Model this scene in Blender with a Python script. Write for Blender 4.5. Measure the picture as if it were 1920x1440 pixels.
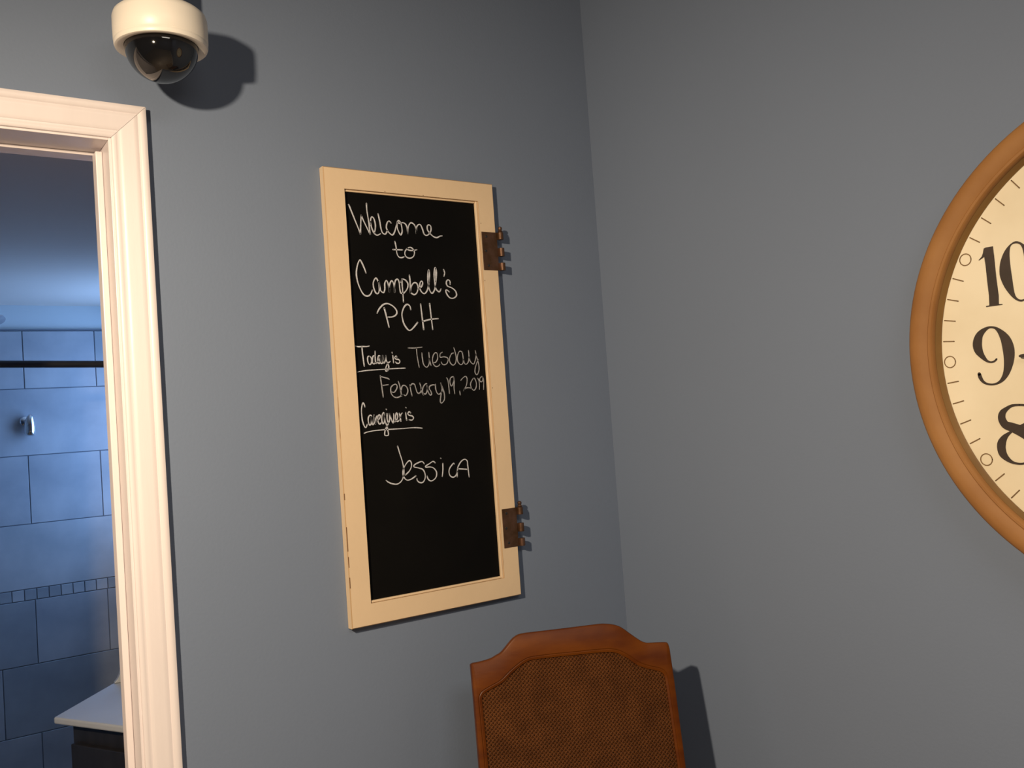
import bpy, math, json, random
from mathutils import Vector, Matrix

random.seed(7)
for o in list(bpy.data.objects):
    bpy.data.objects.remove(o)
scene = bpy.context.scene
COL = scene.collection
R = math.radians

# traced shapes in tenths of a millimetre, each in the plane of its own thing
D = json.loads((
    '{"words":{"Welcome":[26,[[[-1396,3654],[-1318,3444],[-1234,3223],[-1190,3096]],[[-1190,3096],[-1170,3292],[-1150,3462]],[[-1150,3462],[-1086,3319],[-9'
    '83,3103]],[[-983,3103],[-999,3369],[-1020,3574],[-1019,3705]],[[-970,3283],[-952,3394],[-924,3450],[-882,3420],[-857,3313],[-865,3214],[-891,3136]],[['
    '-958,3361],[-943,3242],[-897,3135],[-834,3095],[-759,3127]],[[-782,3521],[-758,3385],[-739,3232],[-709,3146],[-650,3128],[-602,3197]],[[-511,3358],[-5'
    '51,3394],[-597,3352],[-619,3262],[-596,3197],[-545,3140],[-491,3121],[-443,3185],[-405,3287],[-366,3389],[-334,3414],[-293,3372],[-275,3284],[-275,319'
    '5],[-311,3131],[-356,3201],[-380,3288],[-361,3379],[-319,3359],[-255,3380],[-194,3362],[-156,3292],[-148,3169]],[[-148,3169],[-130,3293],[-86,3375],[-'
    '41,3389],[19,3348],[48,3259],[45,3186]],[[45,3186],[60,3305],[110,3365],[160,3357],[198,3269],[224,3185],[273,3154],[340,3187],[392,3269],[392,3349],['
    '348,3375],[311,3344],[314,3265],[367,3200],[440,3141],[517,3123],[586,3155],[646,3168]]]],"to":[24,[[[-452,2990],[-434,2897],[-425,2764],[-388,2689],['
    '-327,2675],[-269,2694]],[[-507,2827],[-296,2832]],[[-175,2871],[-229,2818],[-246,2751],[-213,2691],[-133,2672],[-54,2715],[-26,2794],[-56,2860],[-110,'
    '2891],[-174,2874],[-183,2848],[-121,2829],[-45,2833],[32,2851]]]],"Campbell\'s":[27,[[[-1126,2343],[-1155,2431],[-1205,2548],[-1241,2588],[-1292,2497],'
    '[-1329,2342],[-1320,2189],[-1273,2037],[-1204,1920],[-1122,1892],[-1054,1935],[-1016,2007]],[[-872,2178],[-920,2249],[-978,2175],[-985,2080],[-953,197'
    '3],[-903,1944],[-865,2011],[-865,2191]],[[-865,2191],[-848,2059],[-832,2000],[-775,1965],[-743,2038],[-736,2146],[-698,2208],[-668,2160],[-648,2064],['
    '-648,1980]],[[-648,1980],[-638,2113],[-584,2205],[-547,2164],[-528,2055],[-529,1982]],[[-529,1982],[-523,2116],[-496,2214],[-446,2239],[-417,2179],[-4'
    '12,2058],[-398,1973],[-358,1962]],[[-351,2242],[-353,2120],[-351,1974],[-348,1792]],[[-376,2181],[-337,2245],[-264,2220],[-221,2148],[-249,2050],[-324'
    ',1969],[-352,1960]],[[-176,2327],[-170,2186],[-179,1978]],[[-179,1978],[-149,2101],[-88,2177],[-19,2166],[2,2081],[-33,1981],[-99,1941],[-172,1978]],['
    '[0,2056],[81,2107],[115,2182],[90,2219],[51,2168],[43,2069],[80,1996],[141,1967],[210,2036],[256,2174],[291,2361],[275,2454],[247,2335],[241,2173],[26'
    '6,2038],[318,1977],[381,2053],[422,2203],[454,2392],[431,2504],[396,2390],[393,2203],[418,2066],[486,2012],[533,2069]],[[276,2435],[258,2186]],[[437,2'
    '491],[417,2216]],[[627,2467],[647,2405],[624,2335]],[[760,2175],[757,2238],[708,2262],[671,2211],[691,2136],[790,2100],[873,2039],[896,1951],[832,1893'
    '],[744,1888],[676,1947],[642,2034],[670,2053],[725,2017]]]],"PCH":[29,[[[-784,1665],[-749,1509],[-705,1288]],[[-943,1562],[-898,1640],[-799,1731],[-69'
    '1,1750],[-575,1692],[-514,1608],[-533,1535],[-617,1492],[-711,1486]],[[-198,1642],[-213,1709],[-272,1744],[-338,1695],[-394,1585],[-401,1488],[-370,13'
    '54],[-296,1245],[-236,1227],[-155,1288],[-65,1380]],[[36,1755],[46,1552],[67,1245]],[[245,1764],[256,1542],[275,1245]],[[62,1407],[249,1449],[421,1462'
    ']]]],"Today":[23,[[[-1448,927],[-1390,914],[-1292,916],[-1215,915],[-1158,925]],[[-1313,910],[-1309,772],[-1291,538]],[[-1165,725],[-1201,719],[-1212,'
    '655],[-1196,584],[-1162,567],[-1130,615],[-1132,692],[-1165,725]],[[-1051,729],[-1087,730],[-1109,666],[-1110,601],[-1084,575],[-1053,600]],[[-1041,82'
    '3],[-1047,690],[-1043,600],[-1023,580]],[[-1023,580],[-988,624],[-949,669],[-941,721],[-972,734],[-990,689],[-991,625],[-977,579],[-946,611],[-938,714'
    ']],[[-938,714],[-937,623],[-926,578],[-888,609],[-883,733]],[[-883,733],[-885,648],[-868,589],[-836,634],[-816,731]],[[-816,731],[-813,647],[-789,588]'
    ',[-768,522],[-780,457],[-793,438]],[[-732,616],[-782,581],[-822,523],[-842,459],[-833,430],[-792,445]]]],"is":[23,[[[-676,794],[-673,781]],[[-666,732]'
    ',[-660,657],[-659,588]],[[-580,701],[-597,721],[-625,689],[-601,662],[-543,651],[-517,614],[-541,579],[-585,580],[-613,603]]]],"underline":[19,[[[-144'
    '1,430],[-1347,444],[-1241,456],[-1063,462],[-848,469],[-630,476],[-409,479]]]],"Tuesday":[20,[[[-314,876],[-192,873],[-97,880],[3,889]],[[-128,868],[-'
    '124,714],[-94,489]],[[-11,775],[-9,670],[10,545],[67,485],[118,517],[148,600],[148,781]],[[148,667],[161,583],[180,520]],[[242,573],[291,580],[340,647'
    '],[342,740],[311,774],[260,741],[225,658],[227,565],[266,505],[313,492],[363,511],[383,536]],[[458,778],[411,747],[406,679],[494,686],[571,664],[587,6'
    '17],[552,549],[492,525],[444,539],[423,582]],[[723,759],[677,743],[625,658],[624,582],[660,530],[703,512],[756,553],[784,655],[768,767],[741,870]],[[9'
    '43,764],[891,795],[848,765],[810,672],[813,586],[868,521],[930,541],[952,626],[938,764]],[[952,626],[971,548],[1010,522],[1064,564],[1093,667],[1092,8'
    '05]],[[1093,667],[1116,580],[1183,522],[1228,569],[1268,689],[1257,802]],[[1262,733],[1294,628],[1320,506],[1317,402],[1279,316],[1246,300],[1215,353]'
    ',[1227,439],[1265,525],[1308,602],[1316,615]]]],"February":[22,[[[-965,350],[-955,216],[-930,-67]],[[-955,330],[-876,307],[-810,289],[-775,267]],[[-93'
    '2,155],[-869,161],[-805,167]],[[-739,22],[-690,12],[-641,59],[-613,123],[-642,169],[-707,151],[-756,96],[-754,-2],[-705,-69],[-643,-92],[-568,-75],[-5'
    '19,-36]],[[-583,224],[-554,121],[-531,-68]],[[-532,38],[-508,119],[-460,142],[-407,107],[-384,41],[-403,-24],[-443,-64],[-474,-46]],[[-330,145],[-319,'
    '38],[-299,-70]],[[-328,112],[-282,164],[-226,150],[-204,75],[-182,-1],[-142,-31],[-96,4],[-85,87],[-107,171]],[[-88,54],[-69,-13],[-40,-64]],[[-40,-64'
    '],[-57,19],[-22,109],[44,157],[63,98],[46,-1],[4,-50],[-42,-31]],[[57,140],[66,14],[107,-71],[147,-56],[132,4],[103,55],[121,104],[190,127],[247,120]]'
    ',[[253,133],[251,41],[274,-36],[320,-67],[382,-23],[397,52],[376,158]],[[384,137],[424,17],[445,-85],[432,-185],[369,-246],[337,-215],[355,-115],[382,'
    '-15]]]],"19":[21,[[[524,254],[547,213],[558,106],[564,-58]],[[696,265],[677,277],[622,256],[594,195],[599,127],[622,89],[658,125],[691,203],[693,271]]'
    ',[[699,265],[696,169],[682,56],[687,-72]]]],",":[20,[[[811,-26],[818,-100]]]],"2019":[19,[[[857,197],[907,241],[970,274],[1005,244],[1007,187],[991,11'
    '3],[959,51],[906,-18]],[[906,-18],[957,28],[1032,37],[1105,23]],[[1177,233],[1118,177],[1086,115],[1094,46],[1124,-1],[1163,-20],[1208,24],[1228,99],['
    '1217,174],[1177,233]],[[1269,224],[1296,183],[1302,90],[1294,-5]],[[1398,249],[1371,256],[1331,228],[1317,182],[1342,147],[1385,168],[1396,214],[1385,'
    '252]],[[1398,243],[1412,167],[1406,86],[1396,-12]]]],"Caregiver":[24,[[[-1333,-239],[-1349,-182],[-1372,-166],[-1397,-232],[-1413,-335],[-1404,-491],['
    '-1375,-596],[-1341,-635],[-1308,-578]],[[-1204,-435],[-1234,-404],[-1274,-446],[-1280,-527],[-1260,-592],[-1221,-561],[-1204,-435]],[[-1204,-443],[-12'
    '06,-532],[-1190,-592],[-1157,-535],[-1152,-408]],[[-1152,-408],[-1143,-506],[-1136,-581]],[[-1136,-581],[-1121,-492],[-1096,-434],[-1079,-420]],[[-108'
    '5,-509],[-1042,-482],[-1021,-430],[-1045,-407],[-1073,-450],[-1075,-540],[-1045,-586],[-1006,-559]],[[-927,-398],[-950,-370],[-983,-425],[-994,-514],['
    '-974,-583],[-942,-547],[-929,-428]],[[-931,-398],[-925,-533],[-894,-626],[-882,-702],[-873,-807],[-949,-806],[-938,-720],[-895,-641],[-848,-576]],[[-8'
    '72,-393],[-876,-506],[-856,-575]],[[-885,-308],[-879,-314]],[[-848,-576],[-821,-494],[-818,-393]],[[-818,-393],[-791,-496],[-755,-581],[-732,-492],[-7'
    '29,-401]],[[-712,-561],[-676,-533],[-644,-459],[-665,-389],[-690,-441],[-691,-517],[-660,-557],[-616,-536]],[[-606,-400],[-594,-469],[-583,-557]],[[-5'
    '87,-485],[-574,-432],[-542,-400]]]],"is_2":[24,[[[-456,-294],[-448,-302]],[[-464,-393],[-461,-477],[-453,-542]],[[-357,-406],[-389,-381],[-418,-418],['
    '-395,-450],[-327,-469],[-299,-509],[-333,-549],[-393,-542]]]],"underline_2":[20,[[[-1381,-740],[-1322,-722],[-1174,-705],[-1008,-700],[-840,-700],[-58'
    '6,-702],[-370,-700],[-240,-706],[-118,-723]]]],"Jessica":[23,[[[-689,-1041],[-655,-1177],[-614,-1324],[-590,-1470],[-601,-1613],[-661,-1720],[-757,-17'
    '67],[-870,-1745],[-947,-1707],[-984,-1673]],[[-560,-1606],[-473,-1542],[-421,-1464],[-414,-1382],[-452,-1337],[-520,-1383],[-591,-1480],[-615,-1570],['
    '-593,-1654],[-533,-1711],[-439,-1700],[-335,-1648]],[[-128,-1427],[-166,-1382],[-238,-1387],[-347,-1429],[-356,-1470],[-258,-1499],[-166,-1538],[-125,'
    '-1625],[-132,-1718],[-185,-1786],[-256,-1785],[-306,-1743],[-312,-1702]],[[120,-1427],[73,-1397],[-14,-1437],[-95,-1472],[-91,-1498],[-7,-1500],[75,-1'
    '528],[136,-1607],[128,-1701],[69,-1759],[-5,-1778],[-62,-1736],[-79,-1677]],[[257,-1349],[262,-1355]],[[297,-1458],[288,-1589],[264,-1714]],[[564,-149'
    '1],[540,-1479],[453,-1562],[427,-1644],[452,-1721],[518,-1753],[583,-1722],[621,-1640],[646,-1557],[724,-1457],[816,-1416],[876,-1459],[881,-1556],[88'
    '9,-1686],[896,-1784]],[[621,-1640],[612,-1752]],[[643,-1594],[875,-1626]]]]},"one":[[-2467,1443],[-2412,1489],[-2389,1539],[-2372,1603],[-2342,1613],['
    '-2233,1611],[-2228,1450],[-2226,1158],[-2215,865],[-2224,743],[-2170,734],[-2171,724],[-2415,726],[-2418,741],[-2365,744],[-2358,887],[-2364,1098],[-2'
    '367,1342],[-2375,1478],[-2450,1441]],"zo":[[-1884,1618],[-1957,1604],[-2035,1546],[-2100,1459],[-2152,1336],[-2172,1207],[-2164,1114],[-2126,992],[-20'
    '64,875],[-1992,782],[-1910,733],[-1837,750],[-1762,812],[-1700,899],[-1650,1020],[-1631,1145],[-1638,1235],[-1674,1354],[-1733,1470],[-1802,1565]],"zi'
    '":[[-1887,1586],[-1960,1580],[-1992,1529],[-2007,1409],[-2006,1244],[-1997,1078],[-1989,912],[-1966,811],[-1907,762],[-1835,774],[-1803,826],[-1788,94'
    '5],[-1789,1108],[-1798,1272],[-1806,1436],[-1829,1538]],"nine":[[-2612,-268,52],[-2601,-322,56],[-2572,-378,45],[-2526,-417,34],[-2460,-437,28],[-2393'
    ',-438,28],[-2324,-415,37],[-2268,-371,60],[-2218,-301,86],[-2180,-207,116],[-2154,-99,146],[-2144,12,165],[-2151,109,165],[-2172,200,146],[-2209,279,1'
    '12],[-2254,344,71],[-2302,391,41],[-2352,412,30],[-2404,415,34],[-2459,395,56],[-2516,357,86],[-2562,305,112],[-2591,232,135],[-2601,157,139],[-2587,8'
    '0,124],[-2555,16,90],[-2514,-42,60],[-2473,-85,36],[-2429,-104,27],[-2384,-103,27],[-2349,-84,27],[-2333,-67,25]],"eight":[[-2071,-767,31],[-2172,-773'
    ',39],[-2255,-816,60],[-2319,-877,97],[-2335,-960,113],[-2292,-1050,121],[-2194,-1093,137],[-2032,-1174,169],[-1927,-1266,153],[-1861,-1369,121],[-1850'
    ',-1454,89],[-1899,-1547,48],[-2003,-1609,32],[-2119,-1630,29],[-2226,-1612,39],[-2310,-1556,77],[-2367,-1480,117],[-2382,-1391,125],[-2367,-1312,121],'
    '[-2316,-1233,81],[-2240,-1171,40],[-2133,-1103,32],[-1973,-1031,40],[-1891,-956,64],[-1876,-879,64],[-1923,-806,40],[-1996,-775,32],[-2071,-767,31]],"'
    'handtip":[[-1976,-60]],"chair_org":[-0.5018,-0.1296,1.1039],"chair_u":[0.90121,-0.43339,0.0],"rec":13,"c_top":[[1,7],[48,33],[148,38],[377,73],[509,12'
    '6],[615,179],[812,364],[895,423],[975,456],[1079,467],[1233,470],[1854,474],[2482,483],[2639,474],[2793,445],[2906,401],[2991,343],[3156,201],[3299,87'
    '],[3373,52],[3450,34],[3767,13],[3828,-26],[3846,-132]],"c_right":[[3843,-353],[3853,-963],[3823,-1557],[3802,-2257]],"c_left":[[3,-313],[-11,-1102],['
    '-33,-1758]],"i_top":[[145,-634],[179,-544],[323,-471],[557,-375],[748,-230],[939,-108],[1045,-60],[1150,-35],[1534,-29],[2049,-36],[2516,-43],[2773,-7'
    '8],[2968,-185],[3156,-339],[3353,-434],[3580,-508],[3660,-590],[3673,-725]],"i_right":[[3653,-1060],[3612,-1650],[3580,-2229]],"i_left":[[157,-891],[1'
    '48,-1350],[142,-1780]],"cam":[[-1.39963,-1.6,1.55],[35.1701,2.2792,-4.0837],1720.0]}'))

# ---------------------------------------------------------------- camera
(CAMP, (YAW, PITCH, ROLL), FPX) = D['cam']
fwd = Vector((math.sin(R(YAW)) * math.cos(R(PITCH)), math.cos(R(YAW)) * math.cos(R(PITCH)), math.sin(R(PITCH))))
right = Vector((math.cos(R(YAW)), -math.sin(R(YAW)), 0))
up = right.cross(fwd)
r2 = right * math.cos(R(ROLL)) + up * math.sin(R(ROLL))
u2 = up * math.cos(R(ROLL)) - right * math.sin(R(ROLL))
cd = bpy.data.cameras.new('camera')
cam = bpy.data.objects.new('camera', cd)
COL.objects.link(cam)
cd.sensor_fit = 'HORIZONTAL'
cd.sensor_width = 36.0
cd.lens = FPX / 1920 * 36.0
cd.clip_start = 0.02
M = Matrix((r2, u2, -fwd)).transposed().to_4x4()
M.translation = Vector(CAMP)
cam.matrix_world = M
scene.camera = cam

# ---------------------------------------------------------------- world, lights, exposure
scene.view_settings.view_transform = 'Standard'
scene.view_settings.look = 'None'
scene.view_settings.exposure = 0.0
scene.view_settings.gamma = 1.0
scene.view_settings.use_curve_mapping = False
w = bpy.data.worlds.new('world')
scene.world = w
w.use_nodes = True
w.node_tree.nodes['Background'].inputs[0].default_value = (0.35, 0.5, 0.8, 1)
w.node_tree.nodes['Background'].inputs[1].default_value = 0.3


def spot(name, loc, target, energy, color, size, blend, radius):
    l = bpy.data.lights.new(name, 'SPOT')
    l.energy = energy; l.color = color; l.spot_size = R(size); l.spot_blend = blend; l.shadow_soft_size = radius
    o = bpy.data.objects.new(name, l); COL.objects.link(o)
    o.location = loc
    o.rotation_euler = (Vector(target) - Vector(loc)).to_track_quat('-Z', 'Y').to_euler()
    return o


def area(name, loc, target, energy, color, sx, sy):
    l = bpy.data.lights.new(name, 'AREA')
    l.shape = 'RECTANGLE'; l.size = sx; l.size_y = sy; l.energy = energy; l.color = color
    o = bpy.data.objects.new(name, l); COL.objects.link(o)
    o.location = loc
    o.rotation_euler = (Vector(target) - Vector(loc)).to_track_quat('-Z', 'Y').to_euler()
    return o


WARM = (1.0, 0.80, 0.56)
spot('shaded_lamp_light', (-1.80, -1.14, 2.09), (-0.50, -0.20, 0.86), 143, WARM, 141, 1.0, 0.03)
area('ceiling_fill_light', (-1.05, -2.5, 2.70), (-1.05, -2.5, 0), 22, (1.0, 0.91, 0.78), 1.0, 1.0)  # soft ambient fill added under the ceiling, no fixture stands here


# ---------------------------------------------------------------- materials
def mat(name, col, rough=0.5, metal=0.0, spec=0.5, var=0.0, scale=8.0, stretch=(1, 1, 1), bump=0.0, bscale=60.0,
        col2=None, detail=4.0, coat=0.0):
    m = bpy.data.materials.new(name)
    m.use_nodes = True
    nt = m.node_tree
    b = nt.nodes['Principled BSDF']
    b.inputs['Roughness'].default_value = rough
    b.inputs['Metallic'].default_value = metal
    b.inputs['Specular IOR Level'].default_value = spec
    b.inputs['Coat Weight'].default_value = coat
    tc = nt.nodes.new('ShaderNodeTexCoord')
    mp = nt.nodes.new('ShaderNodeMapping')
    mp.inputs['Scale'].default_value = stretch
    nt.links.new(tc.outputs['Object'], mp.inputs['Vector'])
    nz = nt.nodes.new('ShaderNodeTexNoise')
    nz.inputs['Scale'].default_value = scale
    nz.inputs['Detail'].default_value = detail
    nt.links.new(mp.outputs['Vector'], nz.inputs['Vector'])
    rp = nt.nodes.new('ShaderNodeValToRGB')
    if col2 is None:
        col2 = tuple(c * (1 - var) for c in col)
    rp.color_ramp.elements[0].position = 0.32
    rp.color_ramp.elements[1].position = 0.68
    rp.color_ramp.elements[0].color = (*col2, 1)
    rp.color_ramp.elements[1].color = (*col, 1)
    nt.links.new(nz.outputs['Fac'], rp.inputs['Fac'])
    nt.links.new(rp.outputs['Color'], b.inputs['Base Color'])
    if bump > 0:
        n2 = nt.nodes.new('ShaderNodeTexNoise')
        n2.inputs['Scale'].default_value = bscale
        n2.inputs['Detail'].default_value = 3
        nt.links.new(mp.outputs['Vector'], n2.inputs['Vector'])
        bp = nt.nodes.new('ShaderNodeBump')
        bp.inputs['Strength'].default_value = bump
        bp.inputs['Distance'].default_value = 0.002
        nt.links.new(n2.outputs['Fac'], bp.inputs['Height'])
        nt.links.new(bp.outputs['Normal'], b.inputs['Normal'])
    return m


M_WALL = mat('slate_blue_paint', (0.172, 0.214, 0.300), 0.55, var=0.03, scale=2.5, bump=0.12, bscale=180, spec=0.3)
M_CEIL = mat('ceiling_paint', (0.42, 0.41, 0.40), 0.8, var=0.03, scale=3, spec=0.2)
M_FLOOR = mat('floor_wood', (0.50, 0.38, 0.27), 0.4, var=0.35, scale=5, stretch=(1, 12, 1))
M_TRIM = mat('white_trim_paint', (0.785, 0.715, 0.72), 0.35, var=0.03, scale=6, stretch=(6, 6, 1), bump=0.08, bscale=30)
M_BATH = mat('bathroom_wall_paint', (0.61, 0.66, 0.68), 0.6, var=0.03, scale=3)
M_BATHC = mat('bathroom_ceiling_paint', (0.76, 0.67, 0.60), 0.8, var=0.03, scale=3)
M_CREAM = mat('aged_cream_paint', (0.74, 0.56, 0.37), 0.45, var=0.05, scale=7, bump=0.15, bscale=70)
M_WORN = mat('worn_cream_edge', (0.42, 0.27, 0.14), 0.6, scale=9, stretch=(1, 1, 1), col2=(0.16, 0.075, 0.03), detail=8)
M_WORN.node_tree.nodes['Color Ramp'].color_ramp.elements[0].position = 0.36
M_WORN.node_tree.nodes['Color Ramp'].color_ramp.elements[1].position = 0.44
M_BLACK = mat('chalkboard_black', (0.0050, 0.0046, 0.0042), 0.5, scale=5, col2=(0.003, 0.0029, 0.0031), spec=0.08)
M_CHALK = mat('chalk_mark', (0.62, 0.63, 0.68), 0.9, scale=260, col2=(0.42, 0.42, 0.45), spec=0.1)
M_CHALK2 = mat('faint_chalk_mark', (0.40, 0.40, 0.43), 0.9, scale=260, col2=(0.24, 0.24, 0.25), spec=0.1)
M_BRONZE = mat('aged_bronze', (0.15, 0.080, 0.055), 0.48, metal=0.7, scale=45, col2=(0.09, 0.045, 0.02), bump=0.3, bscale=120)
M_WHITEP = mat('white_plastic', (0.82, 0.76, 0.68), 0.38, var=0.02, scale=4)
M_DOME = mat('smoked_dome', (0.006, 0.006, 0.007), 0.06, var=0.2, scale=4, coat=0.6)
M_LENS = mat('camera_lens_black', (0.02, 0.02, 0.02), 0.2, var=0.2)
M_CHROME = mat('chrome', (0.75, 0.76, 0.78), 0.12, metal=1.0, var=0.05)
M_ROD = mat('dark_bronze_rod', (0.075, 0.072, 0.075), 0.4, metal=0.3, var=0.2)
M_GROUT = mat('tile_grout', (0.17, 0.19, 0.23), 0.9, var=0.1)
M_TILES = [mat('stone_tile_%s' % n, c, 0.4, scale=4.5, col2=c2, detail=8, bump=0.1, bscale=20)
           for n, c, c2 in (('pale', (0.53, 0.53, 0.55), (0.36, 0.38, 0.41)), ('mid', (0.47, 0.48, 0.51), (0.31, 0.33, 0.37)),
                            ('grey', (0.38, 0.40, 0.43), (0.27, 0.29, 0.32)))]
M_MARBLE = mat('white_countertop', (0.62, 0.64, 0.66), 0.3, var=0.06, scale=5)
M_CAB = mat('dark_vanity_wood', (0.026, 0.024, 0.026), 0.5, var=0.4, scale=6, stretch=(6, 6, 1))
M_CHAIR = mat('chair_walnut', (0.136, 0.036, 0.003), 0.36, spec=0.13, scale=7, stretch=(1.5, 1.5, 5), col2=(0.080, 0.018, 0.003), detail=7, bump=0.05,
              bscale=40)
M_CANE = mat('cane_strand', (0.118, 0.040, 0.010), 0.6, spec=0.1, scale=30, col2=(0.080, 0.026, 0.006))
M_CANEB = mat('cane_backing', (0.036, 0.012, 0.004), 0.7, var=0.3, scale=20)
M_SEAT = mat('seat_fabric', (0.28, 0.19, 0.11), 0.9, var=0.25, scale=40)
M_CLOCKW = mat('clock_frame_wood', (0.35, 0.168, 0.055), 0.6, spec=0.3, scale=9, col2=(0.27, 0.118, 0.034), detail=6, bump=0.06, bscale=60)
M_LIP = mat('clock_lip_wood', (0.22, 0.115, 0.030), 0.5, var=0.25, scale=12)
M_DIAL = mat('aged_dial_paper', (0.85, 0.76, 0.58), 0.6, scale=6, col2=(0.74, 0.64, 0.46), detail=5)
M_INK = mat('printed_numeral_ink', (0.042, 0.025, 0.017), 0.55, scale=30, col2=(0.028, 0.017, 0.010))
M_INKB = mat('printed_mark_ink', (0.20, 0.115, 0.045), 0.6, var=0.2, scale=30)
M_SHADE = mat('lamp_shade_metal', (0.1, 0.08, 0.07), 0.5, metal=0.6)
M_PANE = bpy.data.materials.new('daylight_pane')
M_PANE.use_nodes = True
_b = M_PANE.node_tree.nodes['Principled BSDF']
_b.inputs['Base Color'].default_value = (0.5, 0.6, 0.8, 1)
_b.inputs['Emission Color'].default_value = (0.24, 0.46, 0.90, 1)
_b.inputs['Emission Strength'].default_value = 6.2


# ---------------------------------------------------------------- mesh helpers
def obj(name, verts, faces, m, parent=None, smooth=False, bevel=0.0, seg=2, mats=None, fmats=None, weld=False):
    me = bpy.data.meshes.new(name)
    off = parent['_o'] if parent is not None and '_o' in parent else (0, 0, 0)
    off = Vector(off)
    me.from_pydata([tuple(Vector(v) - off) for v in verts], [], faces)
    for mm in (mats or [m]):
        me.materials.append(mm)
    if fmats:
        for p, i in zip(me.polygons, fmats):
            p.material_index = i
    import bmesh
    bm = bmesh.new(); bm.from_mesh(me)
    if weld:
        bmesh.ops.remove_doubles(bm, verts=bm.verts, dist=1e-6)
    bmesh.ops.recalc_face_normals(bm, faces=bm.faces)
    if smooth:
        for f in bm.faces:
            f.smooth = True
    bm.to_mesh(me); bm.free()
    if smooth:
        try:
            me.set_sharp_from_angle(angle=R(38))
        except Exception:
            pass
    o = bpy.data.objects.new(name, me)
    COL.objects.link(o)
    if parent is not None:
        o.parent = parent
        o['_o'] = list(off)
    else:
        o['_o'] = [0, 0, 0]
    if bevel > 0:
        b = o.modifiers.new('bevel', 'BEVEL')
        b.width = bevel; b.segments = seg; b.limit_method = 'ANGLE'; b.angle_limit = R(40)
    return o


def thing(name, label, cat, loc, group=None, kind=None):
    o = bpy.data.objects.new(name, None)
    COL.objects.link(o)
    o.location = loc
    o.empty_display_size = 0.1
    o['_o'] = list(loc)
    if kind:
        o['kind'] = kind
    if label:
        o['label'] = label
    if cat:
        o['category'] = cat
    if group:
        o['group'] = group
    return o


class MB:
    def __init__(s):
        s.v = []; s.f = []; s.m = []

    def add(s, v, f, mi=0):
        n = len(s.v)
        s.v += [tuple(p) for p in v]
        s.f += [tuple(i + n for i in q) for q in f]
        s.m += [mi] * len(f)

    def box(s, a, b, mi=0):
        (x0, y0, z0), (x1, y1, z1) = a, b
        s.add([(x0, y0, z0), (x1, y0, z0), (x1, y1, z0), (x0, y1, z0), (x0, y0, z1), (x1, y0, z1), (x1, y1, z1), (x0, y1, z1)],
              [(0, 3, 2, 1), (4, 5, 6, 7), (0, 1, 5, 4), (1, 2, 6, 5), (2, 3, 7, 6), (3, 0, 4, 7)], mi)

    def prism(s, poly, f3, h0, h1, mi=0):
        n = len(poly)
        v = [f3(p[0], p[1], h0) for p in poly] + [f3(p[0], p[1], h1) for p in poly]
        f = [tuple(range(n))[::-1], tuple(range(n, 2 * n))] + [(i, (i + 1) % n, n + (i + 1) % n, n + i) for i in range(n)]
        s.add(v, f, mi)

    def lathe(s, prof, c, axis=(0, 0, 1), n=48, a0=0, a1=360, mi=0, closed=False):
        ax = Vector(axis).normalized()
        e1 = ax.orthogonal().normalized(); e2 = ax.cross(e1)
        c = Vector(c)
        full = abs(a1 - a0) >= 359.9
        m = n if full else n + 1
        v = []
        for i in range(m):
            t = R(a0 + (a1 - a0) * i / n)
            d = e1 * math.cos(t) + e2 * math.sin(t)
            for (r, h) in prof:
                v.append(c + d * r + ax * h)
        k = len(prof)
        f = []
        for i in range(n):
            j = (i + 1) % m
            for q in range(k if closed else k - 1):
                q2 = (q + 1) % k
                f.append((i * k + q, j * k + q, j * k + q2, i * k + q2))
        s.add(v, f, mi)

    def tube(s, pts, r, n=12, mi=0):
        P = [Vector(p) for p in pts]
        rr = r if isinstance(r, (list, tuple)) else [r] * len(P)
        v = []; ref = None
        for i, p in enumerate(P):
            t = (P[min(i + 1, len(P) - 1)] - P[max(i - 1, 0)]).normalized()
            if ref is None:
                ref = t.orthogonal().normalized()
            ref = (ref - t * ref.dot(t)).normalized()
            e2 = t.cross(ref)
            for k in range(n):
                a = 2 * math.pi * k / n
                v.append(p + (ref * math.cos(a) + e2 * math.sin(a)) * rr[i])
        f = []
        for i in range(len(P) - 1):
            for k in range(n):
                f.append((i * n + k, i * n + (k + 1) % n, (i + 1) * n + (k + 1) % n, (i + 1) * n + k))
        f.append(tuple(range(n))[::-1]); f.append(tuple(range((len(P) - 1) * n, len(P) * n)))
        s.add(v, f, mi)

    def obj(s, name, m, parent=None, **k):
        mats = k.get('mats')
        return obj(name, s.v, s.f, m, parent, fmats=(s.m if mats else None), **k)


def box(name, a, b, m, parent=None, **k):
    mb = MB(); mb.box(a, b); return mb.obj(name, m, parent, **k)


def smoothpath(P, n=6):
    """Catmull-Rom through points of any dimension"""
    if len(P) < 3:
        return [tuple(map(float, p)) for p in P]
    out = []
    closed = P[0] == P[-1]
    for i in range(len(P) - 1):
        p0 = P[i - 1] if i > 0 else (P[-2] if closed else P[0])
        p3 = P[i + 2] if i + 2 < len(P) else (P[1] if closed else P[-1])
        for k in range(n):
            t = k / n
            out.append(tuple(0.5 * (2 * b + (c - a) * t + (2 * a - 5 * b + 4 * c - d) * t * t + (3 * b - a - 3 * c + d) * t ** 3)
                             for a, b, c, d in zip(p0, P[i], P[i + 1], p3)))
    out.append(tuple(map(float, P[-1])))
    return out


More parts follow.
